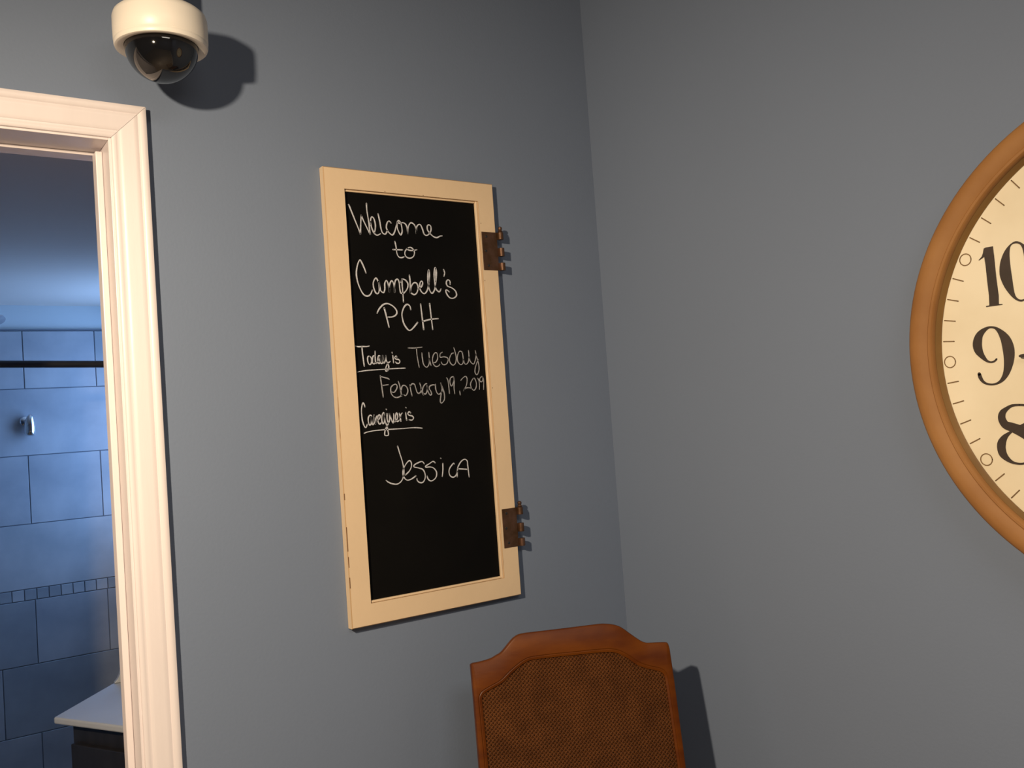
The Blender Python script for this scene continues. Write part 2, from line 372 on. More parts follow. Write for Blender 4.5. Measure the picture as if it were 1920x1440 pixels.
def ribbon(mb, P, W, f3, h0, h1):
    """flat brush stroke: path P (2D, metres), widths W, round ends, thickness h0..h1"""
    n = len(P)
    if n < 2:
        return
    L = []; Rr = []
    for i in range(n):
        a = P[max(0, i - 1)]; b = P[min(n - 1, i + 1)]
        dx, dy = b[0] - a[0], b[1] - a[1]
        q = math.hypot(dx, dy) or 1e-9
        dx, dy = dx / q, dy / q
        hw = W[i] / 2
        L.append((P[i][0] - dy * hw, P[i][1] + dx * hw)); Rr.append((P[i][0] + dy * hw, P[i][1] - dx * hw))
    for i in range(n - 1):
        mb.prism([L[i], L[i + 1], Rr[i + 1], Rr[i]], f3, h0, h1)
    for e in (0, n - 1):
        mb.prism([(P[e][0] + W[e] / 2 * math.cos(t * math.pi / 5), P[e][1] + W[e] / 2 * math.sin(t * math.pi / 5)) for t in range(10)],
                 f3, h0, h1)


# ---------------------------------------------------------------- room shell
XJ, XJL, ZJ = -1.0565, -1.8165, 2.0622          # door jamb faces
WT = 0.12
mb = MB()
mb.box((XJ + 0.018, 0, 0), (0, WT, 2.75)); mb.box((-4.2, 0, 0), (XJL - 0.018, WT, 2.75)); mb.box((XJL - 0.018, 0, ZJ + 0.018), (XJ + 0.018, WT, 2.75))
_o = mb.obj('wall_left', M_WALL); _o['kind'] = 'structure'
for nm, a, b, m in (('wall_right', (0, -4.2, 0), (0.12, WT, 2.75), M_WALL),
                    ('wall_rear', (-4.2, -4.32, 0), (0.12, -4.2, 2.75), M_WALL),
                    ('wall_side', (-4.32, -4.32, 0), (-4.2, WT, 2.75), M_WALL),
                    ('floor', (-4.32, -4.32, -0.1), (0.12, 3.25, 0), M_FLOOR),
                    ('ceiling', (-4.32, -4.32, 2.75), (0.12, 0.12, 2.85), M_CEIL),
                    ('wall_bathroom_far', (-2.5, 3.062, 0), (-0.18, 3.2, 2.4), M_BATH),
                    ('wall_bathroom_left', (-2.5, WT, 0), (-2.4, 3.062, 2.4), M_BATH),
                    ('ceiling_bathroom', (-2.5, WT, 2.232), (-0.18, 3.2, 2.42), M_BATHC)):
    box(nm, a, b, m)['kind'] = 'structure'
# right bathroom wall with the opening of its high window
WY0, WY1, WZ0, WZ1 = 2.2, 2.95, 1.15, 2.16
mb = MB()
mb.box((-0.3, WT, 0), (-0.18, WY0, 2.4)); mb.box((-0.3, WY1, 0), (-0.18, 3.062, 2.4))
mb.box((-0.3, WY0, 0), (-0.18, WY1, WZ0)); mb.box((-0.3, WY0, WZ1), (-0.18, WY1, 2.4))
mb.obj('wall_bathroom_right', M_BATH)['kind'] = 'structure'
win = thing('window_1', None, None, (-0.24, WY0, WZ0), kind='structure')
mb = MB()
fw = 0.035
mb.box((-0.285, WY0, WZ0), (-0.2, WY0 + fw, WZ1)); mb.box((-0.285, WY1 - fw, WZ0), (-0.2, WY1, WZ1))
mb.box((-0.285, WY0 + fw, WZ0), (-0.2, WY1 - fw, WZ0 + fw)); mb.box((-0.285, WY0 + fw, WZ1 - fw), (-0.2, WY1 - fw, WZ1))
mb.obj('window_frame', M_TRIM, win)
box('pane', (-0.25, WY0 + fw, WZ0 + fw), (-0.24, WY1 - fw, WZ1 - fw), M_PANE, win)

# baseboards (below the frame of the photograph, they finish the room)
for nm, a, b in (('baseboard_left', (-0.994, -0.014, 0), (0, 0, 0.11)), ('baseboard_right', (-0.014, -4.2, 0), (0, -0.014, 0.11))):
    box(nm, a, b, M_TRIM, bevel=0.004)['kind'] = 'structure'

# ---------------------------------------------------------------- door frame
door = thing('door_1', None, None, (XJ, 0, 0), kind='structure')
CX, CXL, CZ, CW = -1.0525, -1.8205, 2.0660, 0.0560
prof = [(0, 0), (0, .0062), (.0012, .0075), (.0040, .0086), (.0075, .0088), (.0100, .0080), (.0118, .0082), (.0130, .0098), (.018, .0112),
        (.026, .0120), (.034, .0130), (.0405, .0138), (.0420, .0132), (.0432, .0140), (.0450, .0160), (.0490, .0170), (.0530, .0170),
        (.0552, .0160), (.0560, .0140), (.0560, 0)]
n = len(prof)


def casing(name, pts):
    # pts: function (o, d) -> start, end points
    v = [pts(o, d)[0] for o, d in prof] + [pts(o, d)[1] for o, d in prof]
    f = [(i, (i + 1) % n, n + (i + 1) % n, n + i) for i in range(n)] + [tuple(range(n)), tuple(range(n, 2 * n))]
    return obj(name, v, f, M_TRIM, door, smooth=True)


g = 0.0003
casing('door_casing', lambda o, d: ((CX + o, -d, 0), (CX + o, -d, CZ + o - g)))
casing('door_casing', lambda o, d: ((CXL - o, -d, 0), (CXL - o, -d, CZ + o - g)))
casing('door_casing', lambda o, d: ((CX + o - g, -d, CZ + o), (CXL - o + g, -d, CZ + o)))
box('door_jamb', (XJ, -0.0015, 0), (XJ + 0.018, WT + 0.001, ZJ + 0.018), M_TRIM, door, bevel=0.0008)
box('door_jamb', (XJL - 0.018, -0.0015, 0), (XJL, WT + 0.001, ZJ + 0.018), M_TRIM, door, bevel=0.0008)
box('door_jamb', (XJL, -0.0015, ZJ), (XJ, WT + 0.001, ZJ + 0.018), M_TRIM, door, bevel=0.0008)
ST = 0.0112
box('door_stop', (XJ - ST, 0.046, 0), (XJ - 0.0004, 0.072, ZJ - 0.006), M_TRIM, door, bevel=0.0015)
box('door_stop', (XJL + 0.0004, 0.046, 0), (XJL + ST, 0.072, ZJ - 0.006), M_TRIM, door, bevel=0.0015)
box('door_stop', (XJL + 0.0004, 0.076, ZJ - 0.0055), (XJ - 0.0004, 0.112, ZJ - 0.0003), M_TRIM, door, bevel=0.001)

# unseen door leaf added half open to keep lamp light off the tiles, hinged on the left jamb
A45 = R(45)
hx, hy = XJL + 0.014, 0.083
ddx, ddy = math.cos(A45), math.sin(A45)
mb = MB()
P4 = [(0, 0), (0.735, 0), (0.735, 0.035), (0, 0.035)]
mb.prism([(hx + a * ddx - b * ddy, hy + 0.005 + a * ddy + b * ddx) for a, b in P4], lambda x, y, h: (x, y, h), 0.01, 2.045)
leaf = mb.obj('shading_door_leaf', M_TRIM, door, bevel=0.002)
for s_, bb in ((-1, 0.0), (1, 0.035)):
    c0 = (hx + 0.68 * ddx - bb * ddy, hy + 0.005 + 0.68 * ddy + bb * ddx, 0.95)
    mb = MB(); mb.lathe([(0, 0), (0.030, 0), (0.030, 0.005), (0.012, 0.010), (0.011, 0.030), (0.024, 0.040), (0.027, 0.052), (0.020, 0.062), (0, 0.064)], c0,
                        (-ddy * s_, ddx * s_, 0), 24)
    mb.obj('door_knob', M_CHROME, leaf, smooth=True)

# ---------------------------------------------------------------- bathroom: tiles on the far wall
tile_wall = bpy.data.objects['wall_bathroom_far']
box('tile_grout_bed', (-2.4, 3.0535, 0.0), (-0.3, 3.062, 2.112), M_GROUT, tile_wall)
TG = 0.0035


def tile(x0, x1, z0, z1, mi):
    g = TG / 2
    y = 3.050 + random.uniform(-0.0006, 0.0006)
    b = 0.0015
    mbt = MB()
    X0, X1, Z0, Z1 = x0 + g, x1 - g, z0 + g, z1 - g
    mbt.add([(X0, y + b, Z0), (X1, y + b, Z0), (X1, y + b, Z1), (X0, y + b, Z1),
             (X0 + b, y, Z0 + b), (X1 - b, y, Z0 + b), (X1 - b, y, Z1 - b), (X0 + b, y, Z1 - b),
             (X0, 3.058, Z0), (X1, 3.058, Z0), (X1, 3.058, Z1), (X0, 3.058, Z1)],
            [(4, 5, 6, 7), (0, 1, 5, 4), (1, 2, 6, 5), (2, 3, 7, 6), (3, 0, 4, 7), (0, 8, 9, 1), (1, 9, 10, 2), (2, 10, 11, 3), (3, 11, 8, 0)])
    o = mbt.obj('tile', M_TILES[mi], tile_wall)
    # own piece of stone pattern: origin of the object at the tile
    c = Vector(((x0 + x1) / 2, 3.05, (z0 + z1) / 2))
    for v in o.data.vertices:
        v.co -= c
    o.location = c
    o.rotation_euler = (0, 0, 0)
    return o


rows = [(2.114, 1.850, 's'), (1.850, 1.548, 'l'), (1.548, 1.241, 's'), (1.241, 0.953, 'l'), (0.903, 0.619, 's'), (0.619, 0.315, 'l'), (0.315, 0.012, 's')]
for i, (z1, z0, k) in enumerate(rows):
    if k == 's':
        wd, x = 0.302, -0.814 - 0.302 * 5
    else:
        wd, x = 0.604, -0.955 - 0.604 * 2
    while x < -0.31:
        a = max(x, -2.395); b = min(x + wd, -0.305)
        if b - a > 0.03:
            tile(a, b, z0, z1, random.choice((0, 0, 1)) if i in (1, 3) else random.choice((1, 2, 1)))
        x += wd
x = -2.39
while x < -0.33:                                                     # mosaic strip
    tile(x, x + 0.0495, 0.903, 0.953, random.choice((0, 0, 1, 2, 2)))
    x += 0.0495
box('tile_edge_trim', (-2.395, 3.046, 2.114), (-0.305, 3.0615, 2.121), M_GROUT, tile_wall)

# shower rod across the bath
rod = thing('shower_rod', 'thin dark shower rod crossing in front of the bathroom tiles', 'shower rod', (-1.35, 2.03, 1.873))
mb = MB(); mb.tube([(-2.385, 2.03, 1.905), (-0.315, 2.03, 1.857)], 0.0128, 20); mb.obj('rod', M_ROD, rod, smooth=True)
for x, z, s in ((-2.4, 1.9053, 1), (-0.3, 1.8567, -1)):
    mb = MB(); mb.lathe([(0, 0), (0.034, 0), (0.034, 0.006), (0.022, 0.014), (0.0135, 0.016), (0.0135, 0.03)], (x, 2.03, z), (s, 0, 0), 24)
    mb.obj('flange', M_ROD, rod, smooth=True)

# chrome hook on the tiles
hk = thing('wall_hook', 'small chrome rounded hook mounted on the bathroom tiles', 'hook', (-0.812, 3.049, 1.686))
mb = MB(); mb.lathe([(0, 0), (0.022, 0), (0.025, 0.003), (0.022, 0.010), (0.011, 0.016), (0.009, 0.034), (0, 0.0345)], (-0.818, 3.049, 1.702), (0.2, -1, 0), 28)
mb.obj('backplate', M_CHROME, hk, smooth=True)
mb = MB(); mb.lathe([(0, -0.050), (0.008, -0.0495), (0.0180, -0.046), (0.0235, -0.038), (0.0255, -0.024), (0.0245, -0.006), (0.0215, 0.012), (0.0175, 0.027), (0.0130, 0.039),
                     (0.0070, 0.047), (0, 0.050)], (-0.8045, 3.010, 1.684), (0.04, -0.10, 1), 28)
mb.obj('hook_arm', M_CHROME, hk, smooth=True)

# shower head at the left edge of the doorway view
sh = thing('shower_fixture', 'pale chrome shower head high above the tiles at left doorway edge', 'shower head', (-0.940, 3.05, 2.17))
mb = MB(); mb.tube(smoothpath([(-0.942, 3.06, 2.180), (-0.940, 3.00, 2.192), (-0.935, 2.955, 2.186), (-0.930, 2.93, 2.174)], 6), 0.008, 12)
mb.obj('shower_arm', M_CHROME, sh, smooth=True)
mb = MB(); mb.lathe([(0, 0), (0.009, 0), (0.012, 0.018), (0.028, 0.035), (0.030, 0.042), (0, 0.043)], (-0.929, 2.930, 2.176), (0.2, -0.55, -0.8), 24)
mb.obj('spray_head', M_CHROME, sh, smooth=True)

# vanity with a white top
van = thing('bathroom_vanity', 'dark bathroom vanity with a white countertop just inside the doorway', 'vanity', (-0.65, 1.0, 0))
top = [(-1.0286, 1.1176), (-0.8309, 1.361), (-0.302, 1.361), (-0.302, 0.45), (-0.76, 0.45), (-0.905, 0.8812)]
mb = MB(); mb.prism(top, lambda x, y, h: (x, y, h), 0.842, 0.86); mb.obj('countertop', M_MARBLE, van, bevel=0.005, seg=3)
cb = [(-0.985, 1.105), (-0.82, 1.32), (-0.302, 1.32), (-0.302, 0.47), (-0.735, 0.47), (-0.872, 0.880)]
mb = MB(); mb.prism(cb, lambda x, y, h: (x, y, h), 0.09, 0.8415); mb.obj('cabinet', M_CAB, van, bevel=0.002)
mb = MB(); mb.prism([(x + 0.03 if x < -0.4 else x, y) for x, y in cb], lambda x, y, h: (x, y, h), 0.0, 0.0895); mb.obj('toe_kick', M_CAB, van)
e0 = Vector((-0.905, 0.8812, 0)); e1 = Vector((-1.0286, 1.1176, 0)); dd = (e1 - e0).normalized(); nn = Vector((-dd.y, dd.x, 0))
if nn.x > 0:
    nn = -nn
o0 = Vector((-0.872, 0.880, 0)); o1 = Vector((-0.985, 1.105, 0)); od = (o1 - o0).normalized(); on = Vector((-od.y, od.x, 0))
if on.x > 0:
    on = -on
mb = MB(); A_ = o0 + od * 0.012; B_ = o1 - od * 0.012
mb.prism([(A_.x + on.x * .0005, A_.y + on.y * .0005), (B_.x + on.x * .0005, B_.y + on.y * .0005), (B_.x + on.x * .018, B_.y + on.y * .018), (A_.x + on.x * .018, A_.y + on.y * .018)],
         lambda x, y, h: (x, y, h), 0.14, 0.79)
mb.obj('door', M_CAB, van, bevel=0.003)
# splash at the end of the top, its edge swooping up from the counter
sp = [(0, 0.861), (0.0, 0.8625), (0.008, 0.870), (0.0145, 0.882), (0.0195, 0.897), (0.022, 0.913), (0.0235, 0.949), (0.10, 0.96), (0.525, 0.96), (0.525, 0.861)]
mb = MB(); mb.prism(sp, lambda x, z, h: (-0.8309 + x, h, z), 1.345, 1.361); mb.obj('backsplash', M_MARBLE, van, bevel=0.002)

# ---------------------------------------------------------------- dome camera
DC = Vector((-0.9928, -0.1163, 2.1830))
cam_t = thing('dome_camera', 'white security camera with a dark glossy dome above the door frame', 'security camera', (DC.x, DC.y, DC.z))
mb = MB(); mb.lathe([(0.0565, 0.003), (0.0665, 0.0), (0.0700, 0.001), (0.0712, 0.004), (0.0714, 0.008), (0.0706, 0.0095), (0.0718, 0.0110), (0.0722, 0.030),
                     (0.0720, 0.047), (0.0700, 0.0535), (0.0640, 0.0590), (0.0520, 0.0665), (0.0470, 0.0690), (0.0, 0.0700)], DC, (0, 0, 1), 64)
mb.obj('housing', M_WHITEP, cam_t, smooth=True)
pr = [(0.0560, 0.0030)] + [(0.0560 * math.cos(R(a)), -0.0545 * math.sin(R(a)) + 0.002) for a in range(0, 90, 6)] + [(0.0, -0.0525)]
mb = MB(); mb.lathe(pr, DC, (0, 0, 1), 64); mb.obj('glossy_dome', M_DOME, cam_t, smooth=True)
bk = (DC.x + 0.0110, -0.0480)
mb = MB(); mb.lathe([(0.0, 0.040), (0.0400, 0.040), (0.0400, 0.083), (0.0430, 0.089), (0.0440, 0.095), (0.0440, 0.150), (0.040, 0.156), (0, 0.157)], (bk[0], bk[1], DC.z), (0, 0, 1), 48)
mb.obj('mount_neck', M_WHITEP, cam_t, smooth=True)


# ---------------------------------------------------------------- chalkboard in an old cabinet door
bx0, bx1, bz0, bz1, bt = -0.6828, -0.2980, 1.1870, 2.0530, 0.0170
ox0, ox1, oz0, oz1 = -0.6415, -0.3378, 1.2275, 2.0135
bd = thing('chalkboard', 'framed black chalkboard with a handwritten welcome message on blue wall', 'chalkboard', (-0.4906, 0, 1.620))


def framepiece(name, front, edges, b=0.0016):
    """front: polygon in x,z; chipped, bevelled front edges in worn paint"""
    cx = sum(p[0] for p in front) / len(front); cz = sum(p[1] for p in front) / len(front)
    mbf = MB()
    k = len(front)
    inn = []
    for i in range(k):
        p = Vector((front[i][0], front[i][1]))
        for e_, other in ((i - 1, front[i - 1]), (i, front[(i + 1) % k])):
            # edge e_ joins corner e_ and e_+1; a worn edge pushes the face inward along the other edge
            if (e_ % k) in edges:
                q_ = Vector(front[(i + 1) % k]) if e_ == i - 1 else Vector(front[i - 1])
                p = p + (q_ - Vector(front[i])).normalized() * b
        inn.append(p)
    v = [(p[0], -0.0005, p[1]) for p in front] + [(p[0], -bt + b, p[1]) for p in front] + [(p.x, -bt, p.y) for p in inn]
    f = [tuple(range(k))] + [(i, (i + 1) % k, k + (i + 1) % k, k + i) for i in range(k)]
    m_ = [0] * (k + 1)
    f += [(k + i, k + (i + 1) % k, 2 * k + (i + 1) % k, 2 * k + i) for i in range(k)]; m_ += [1] * k
    f += [tuple(range(2 * k, 3 * k))]; m_ += [0]
    mbf.add(v, f); mbf.m = m_
    return mbf.obj(name, M_CREAM, bd, mats=[M_CREAM, M_WORN])


framepiece('frame_stile', [(bx0, bz0), (ox0, bz0), (ox0, bz1), (bx0, bz1)], (0, 2, 3))
framepiece('frame_stile', [(ox1, bz0), (bx1, bz0), (bx1, bz1), (ox1, bz1)], (0, 1, 2))
# rails sit flush between the stiles, their shared joints almost closed
framepiece('frame_rail', [(ox0, bz0), (ox1, bz0), (ox1, oz0), (ox0, oz0)], (0,))
framepiece('frame_rail', [(ox0, oz1), (ox1, oz1), (ox1, bz1), (ox0, bz1)], (2,))
# bead moulding around the opening
bw = 0.0055
for nm, a, b in (('bead_moulding', (ox1 - bw, -bt + 0.0025, oz0), (ox1 - 0.0004, -0.0075, oz1)),
                 ('bead_moulding', (ox0 + 0.0004, -bt + 0.0045, oz0), (ox0 + 0.0022, -0.0075, oz1)),
                 ('bead_moulding', (ox0 + 0.0025, -bt + 0.0025, oz0 + 0.0004), (ox1 - bw - 0.0003, -0.0075, oz0 + bw * 0.8)),
                 ('bead_moulding', (ox0 + 0.0025, -bt + 0.0045, oz1 - 0.0040), (ox1 - bw - 0.0003, -0.0075, oz1 - 0.0004))):
    box(nm, a, b, M_WORN if nm == 'x' else M_CREAM, bd, bevel=0.0014, seg=3)
box('writing_panel', (ox0 - 0.001, -0.0078, oz0 - 0.001), (ox1 + 0.001, -0.0010, oz1 + 0.001), M_BLACK, bd)
# a few chips where the paint has gone
CHIP = mat('bare_wood_chip', (0.13, 0.055, 0.02), 0.8)
for (x, z, l) in ((bx0 + 0.0008, 1.33, 0.045), (bx0 + 0.0008, 1.262, 0.02), (bx0 + 0.0008, 1.425, 0.012), (bx0 + 0.0009, 1.30, 0.02)):
    box('paint_chip', (x, -bt - 0.0001, z), (x + 0.0013, -bt + 0.0012, z + l), CHIP, bd)
for (x, z) in ((-0.3352, 1.966), (-0.3353, 1.905), (-0.3352, 1.845), (-0.3353, 1.62), (-0.556, 2.0142), (-0.47, 2.0138)):
    box('paint_chip', (x, -bt - 0.0002, z), (x + 0.0014, -bt + 0.001, z + 0.0016), CHIP, bd)


def fboard(x, z, h):
    return (-0.4906 + x, -0.0079 - h, 1.620 + z)


faint = {'Tuesday', 'February', '19', ',', '2019'}
for k, (wd, strokes) in D['words'].items():
    mb = MB()
    wv = wd * 1e-4
    for st in strokes:
        P = [(a * 1e-4, b * 1e-4) for a, b in st]
        Q = smoothpath(P, 5)
        if len(Q) == 2 and (Q[1][0] - Q[0][0]) ** 2 + (Q[1][1] - Q[0][1]) ** 2 < 1e-8:
            Q[1] = (Q[0][0] + 0.0004, Q[0][1] - 0.0003)
        ph = random.uniform(0, 6)
        W = [wv * (0.95 + 0.15 * math.sin(ph + i * 0.35)) for i in range(len(Q))]
        ribbon(mb, Q, W, fboard, 0.0, 0.00035)
    nm = 'chalk_underline' if k.startswith('underline') else 'chalk_lettering'
    mb.obj(nm, M_CHALK2 if k in faint else M_CHALK, bd)


def hinge(x0, x1, z0, z1):
    h = thing('hinge', None, None, (0, 0, 0))
    h.parent = bd
    h['_o'] = list(bd['_o'])
    # the hinge itself is the leaf mesh; the empty is not needed
    bpy.data.objects.remove(h)
    H = z1 - z0
    yl = -bt - 0.0002
    mbh = MB(); mbh.box((x0, yl - 0.0014, z0), (x1 + 0.001, yl, z1))
    leaf = mbh.obj('hinge', M_BRONZE, bd, bevel=0.0007)
    xb = bx1 + 0.0090; yb = yl - 0.0030; rb = 0.0062
    for i in range(3):
        a = z1 - H * (0.0, 0.41, 0.80)[i]; b = a - H * (0.19, 0.22, 0.20)[i]
        mbh = MB()
        mbh.lathe([(0, 0), (rb * 0.9, 0), (rb, 0.0006), (rb, a - b - 0.0006), (rb * 0.9, a - b), (0, a - b)], (xb, yb, b), (0, 0, 1), 20)
        mbh.box((x1 + 0.0012, yl - 0.0013, b), (xb - rb * 0.8, yl, a))
        mbh.obj('hinge_knuckle', M_BRONZE, leaf, smooth=True)
    mbh = MB()
    mbh.lathe([(0, 0), (0.0040, 0.0), (0.0052, 0.002), (0.0044, 0.0035), (0.0032, 0.005), (0.0044, 0.0075), (0.0042, 0.0105), (0.0022, 0.0125), (0, 0.013)],
              (xb, yb, z1), (0, 0, 1), 18)
    mbh.obj('hinge_finial', M_BRONZE, leaf, smooth=True)
    for fx, fz in ((0.30, 0.88), (0.22, 0.5), (0.34, 0.12)):
        mbh = MB()
        mbh.lathe([(0, 0.0004), (0.0022, 0.0004), (0.0028, 0), (0.0028, -0.0006)], (x0 + (x1 - x0) * fx, yl - 0.0015, z0 + H * fz), (0, -1, 0), 14)
        mbh.obj('screw', M_LENS, leaf, smooth=True)


hinge(-0.3355, bx1, 1.8680, 1.9490)
hinge(-0.3335, bx1, 1.2880, 1.3685)

# ---------------------------------------------------------------- wall clock
KY, KZ = -1.1321, 1.5968
ck = thing('wall_clock', 'large round wall clock with a light brown wooden frame on right wall', 'clock', (0, KY, KZ))


def fclock(u, v, h):
    return (-0.0205 - h, KY - u, KZ + v)


mb = MB()
mb.lathe([(0.3225, 0.001), (0.3225, 0.0345), (0.3232, 0.0385), (0.3250, 0.0402), (0.3285, 0.0405), (0.3300, 0.0392), (0.3320, 0.0402),
          (0.3400, 0.0430), (0.3480, 0.0440), (0.3560, 0.0425), (0.3605, 0.0385), (0.3622, 0.032), (0.3615, 0.018), (0.3560, 0.012), (0.352, 0.001)],
         (0, KY, KZ), (-1, 0, 0), 160, closed=True)
mb.obj('clock_frame', M_CLOCKW, ck, smooth=True)
mb = MB(); mb.lathe([(0.3168, 0.0208), (0.3185, 0.0225), (0.3222, 0.0300), (0.3222, 0.0208)], (0, KY, KZ), (-1, 0, 0), 160, closed=True)
mb.obj('inner_lip', M_LIP, ck, smooth=True)
mb = MB(); mb.lathe([(0, 0.001), (0.3220, 0.001), (0.3220, 0.0200), (0, 0.0200)], (0, KY, KZ), (-1, 0, 0), 160)
mb.obj('clock_dial', M_DIAL, ck, smooth=True)
# minute marks and hour rings, printed
PHI = -0.0143
RR = 0.3053
mb = MB()
for m_ in range(60):
    t = R(m_ * 6) + PHI
    s_, c_ = math.sin(t), math.cos(t)
    if m_ % 5:
        P = [((RR - 0.0085) * s_, (RR - 0.0085) * c_), ((RR + 0.0085) * s_, (RR + 0.0085) * c_)]
        mb = MB(); ribbon(mb, P, [0.0017, 0.0017], fclock, 0, 0.0002); mb.obj('minute_mark', M_INKB, ck)
for m_ in range(0, 60, 5):
    t = R(m_ * 6) + PHI
    P = [(RR * math.sin(t) + 0.0088 * math.cos(a * math.pi / 12), RR * math.cos(t) + 0.0088 * math.sin(a * math.pi / 12)) for a in range(25)]
    mb = MB(); ribbon(mb, P, [0.0015] * 25, fclock, 0, 0.0002)
    mb.obj('hour_ring', M_INKB, ck)

ONE = [(a * 1e-4, b * 1e-4) for a, b in D['one']]
ZO = [(a * 1e-4, b * 1e-4) for a, b in D['zo']]; ZI = [(a * 1e-4, b * 1e-4) for a, b in D['zi']]
NINE = [(a * 1e-4, b * 1e-4, c * 1e-4) for a, b, c in D['nine']]
EIGHT = [(a * 1e-4, b * 1e-4, c * 1e-4) for a, b, c in D['eight']]


def cen(P):
    xs = [p[0] for p in P]; ys = [p[1] for p in P]
    return (min(xs) + max(xs)) / 2, (min(ys) + max(ys)) / 2


def poly2d(mb, P):
    """possibly concave polygon, triangulated"""
    from mathutils.geometry import tessellate_polygon
    tr = tessellate_polygon([[Vector((p[0], p[1], 0)) for p in P]])
    mb.add([fclock(p[0], p[1], 0.0003) for p in P], [tuple(t) for t in tr])


def closedsmooth(P, n=4):
    return smoothpath(list(P) + [P[0]], n)[:-1]


def ring2d(mb, A, B):
    """area between an outer and an inner closed curve around the same centre"""
    A = closedsmooth(A); B = closedsmooth(B)
    c = cen(A)

    def at(P, n=72):
        out = []
        ang = sorted((math.atan2((p[1] - c[1]) * 0.6, p[0] - c[0]), p) for p in P)
        for i in range(n):
            t = -math.pi + 2 * math.pi * i / n
            lo = [q for q in ang if q[0] <= t]; hi = [q for q in ang if q[0] > t]
            a = lo[-1] if lo else (ang[-1][0] - 2 * math.pi, ang[-1][1])
            b = hi[0] if hi else (ang[0][0] + 2 * math.pi, ang[0][1])
            k = (t - a[0]) / (b[0] - a[0] + 1e-12)
            out.append((a[1][0] + (b[1][0] - a[1][0]) * k, a[1][1] + (b[1][1] - a[1][1]) * k))
        return out
    a = at(A); b = at(B); k = len(a)
    mb.add([fclock(p[0], p[1], 0.0003) for p in a] + [fclock(p[0], p[1], 0.0003) for p in b],
           [(i, (i + 1) % k, k + (i + 1) % k, k + i) for i in range(k)])


def vstroke(mb, pts, dx=0, dy=0, rot=False, c=(0, 0), n=5, h=0.0003):
    Q = smoothpath([tuple(p) for p in pts], n)
    if rot:
        Q = [(2 * c[0] - x, 2 * c[1] - y, w_) for x, y, w_ in Q]
    ribbon(mb, [(x + dx, y + dy) for x, y, _ in Q], [abs(q[2]) for q in Q], fclock, 0.0, h)


# traced numerals: 9, 8 and the two figures of 10
mb = MB(); vstroke(mb, NINE); mb.obj('numeral', M_INK, ck)
mb = MB(); vstroke(mb, EIGHT[:13]); vstroke(mb, EIGHT[12:], h=0.00045); mb.obj('numeral', M_INK, ck)
mb = MB(); poly2d(mb, ONE); ring2d(mb, ZO, ZI); mb.obj('numeral', M_INK, ck)
# the others stand beyond the edge of the photograph
c1 = cen(ONE); c9 = cen(NINE)
NR = 0.240


def npos(h):
    t = R(h * 30) + PHI
    return NR * math.sin(t), NR * math.cos(t)


def sh(P, dx, dy):
    return [(p[0] + dx, p[1] + dy) + tuple(p[2:]) for p in P]


SH = 0.086
G = {  # strokes as fractions of the figure height: x, y, width
    2: [[(-.24, .30, .12), (-.20, .44, .08), (0, .5, .05), (.20, .40, .13), (.22, .24, .17), (.08, .0, .12), (-.14, -.24, .06), (-.27, -.46, .04)],
        [(-.27, -.42, .09), (-.1, -.40, .14), (.12, -.46, .12), (.26, -.40, .05), (.30, -.30, .03)]],
    3: [[(-.22, .32, .10), (-.10, .47, .05), (.08, .48, .06), (.20, .34, .15), (.17, .16, .12), (.0, .05, .04), (.16, -.03, .12), (.24, -.22, .18), (.16, -.40, .12),
         (-.02, -.49, .05), (-.18, -.42, .06), (-.24, -.30, .11)]],
    4: [[(.12, .5, .14), (.12, 0, .14), (.12, -.46, .14)], [(.10, .5, .04), (-.12, .14, .04), (-.30, -.18, .04)], [(-.30, -.19, .04), (0, -.19, .04), (.30, -.19, .04)],
        [(-.04, -.49, .03), (.28, -.49, .03)]],
    5: [[(-.20, .48, .10), (0, .45, .13), (.22, .50, .05)], [(-.20, .48, .04), (-.21, .25, .04), (-.22, .05, .04)],
        [(-.22, .05, .04), (-.05, .14, .06), (.14, .08, .12), (.24, -.14, .18), (.16, -.36, .13), (-.02, -.49, .05), (-.18, -.42, .06), (-.25, -.30, .11)]],
    7: [[(-.26, .30, .03), (-.25, .46, .08), (-.05, .42, .14), (.14, .44, .10), (.28, .50, .04)], [(.28, .50, .04), (.10, .18, .10), (-.02, -.15, .17), (-.05, -.46, .20)]],
}
for h in (1, 2, 3, 4, 5, 6, 7, 11, 12):
    x, y = npos(h)
    mb = MB()
    if h == 1:
        poly2d(mb, sh(ONE, x - c1[0], y - c1[1]))
    elif h == 11:
        poly2d(mb, sh(ONE, x - c1[0] - 0.02, y - c1[1])); poly2d(mb, sh(ONE, x - c1[0] + 0.02, y - c1[1]))
    elif h == 6:
        vstroke(mb, NINE, x - c9[0], y - c9[1], True, c9)
    else:
        if h == 12:
            poly2d(mb, sh(ONE, x - c1[0] - 0.028, y - c1[1])); x += 0.022
        for st in G[2 if h == 12 else h]:
            vstroke(mb, [(x + a * SH, y + b * SH, c * SH) for a, b, c in st])
    mb.obj('numeral', M_INK, ck)
# hands and centre cap
tx, ty = D['handtip'][0][0] * 1e-4, D['handtip'][0][1] * 1e-4
L_ = math.hypot(tx, ty)


def hand(name, ang, length, wide, h):
    d = Vector((math.sin(ang), math.cos(ang))); e = Vector((d.y, -d.x))
    P = []
    for t, w_ in ((-0.12, .7), (0, .8), (0.45, 1.0), (0.62, 1.5), (0.72, .8), (0.93, .62), (0.985, .5), (1.0, .22)):
        P.append((d * (length * t), wide * w_))
    poly = [tuple(p + e * (q / 2)) for p, q in P] + [tuple(p - e * (q / 2)) for p, q in reversed(P)]
    mbb = MB(); mbb.prism(poly, fclock, h, h + 0.0012); return mbb.obj(name, M_INK, ck)


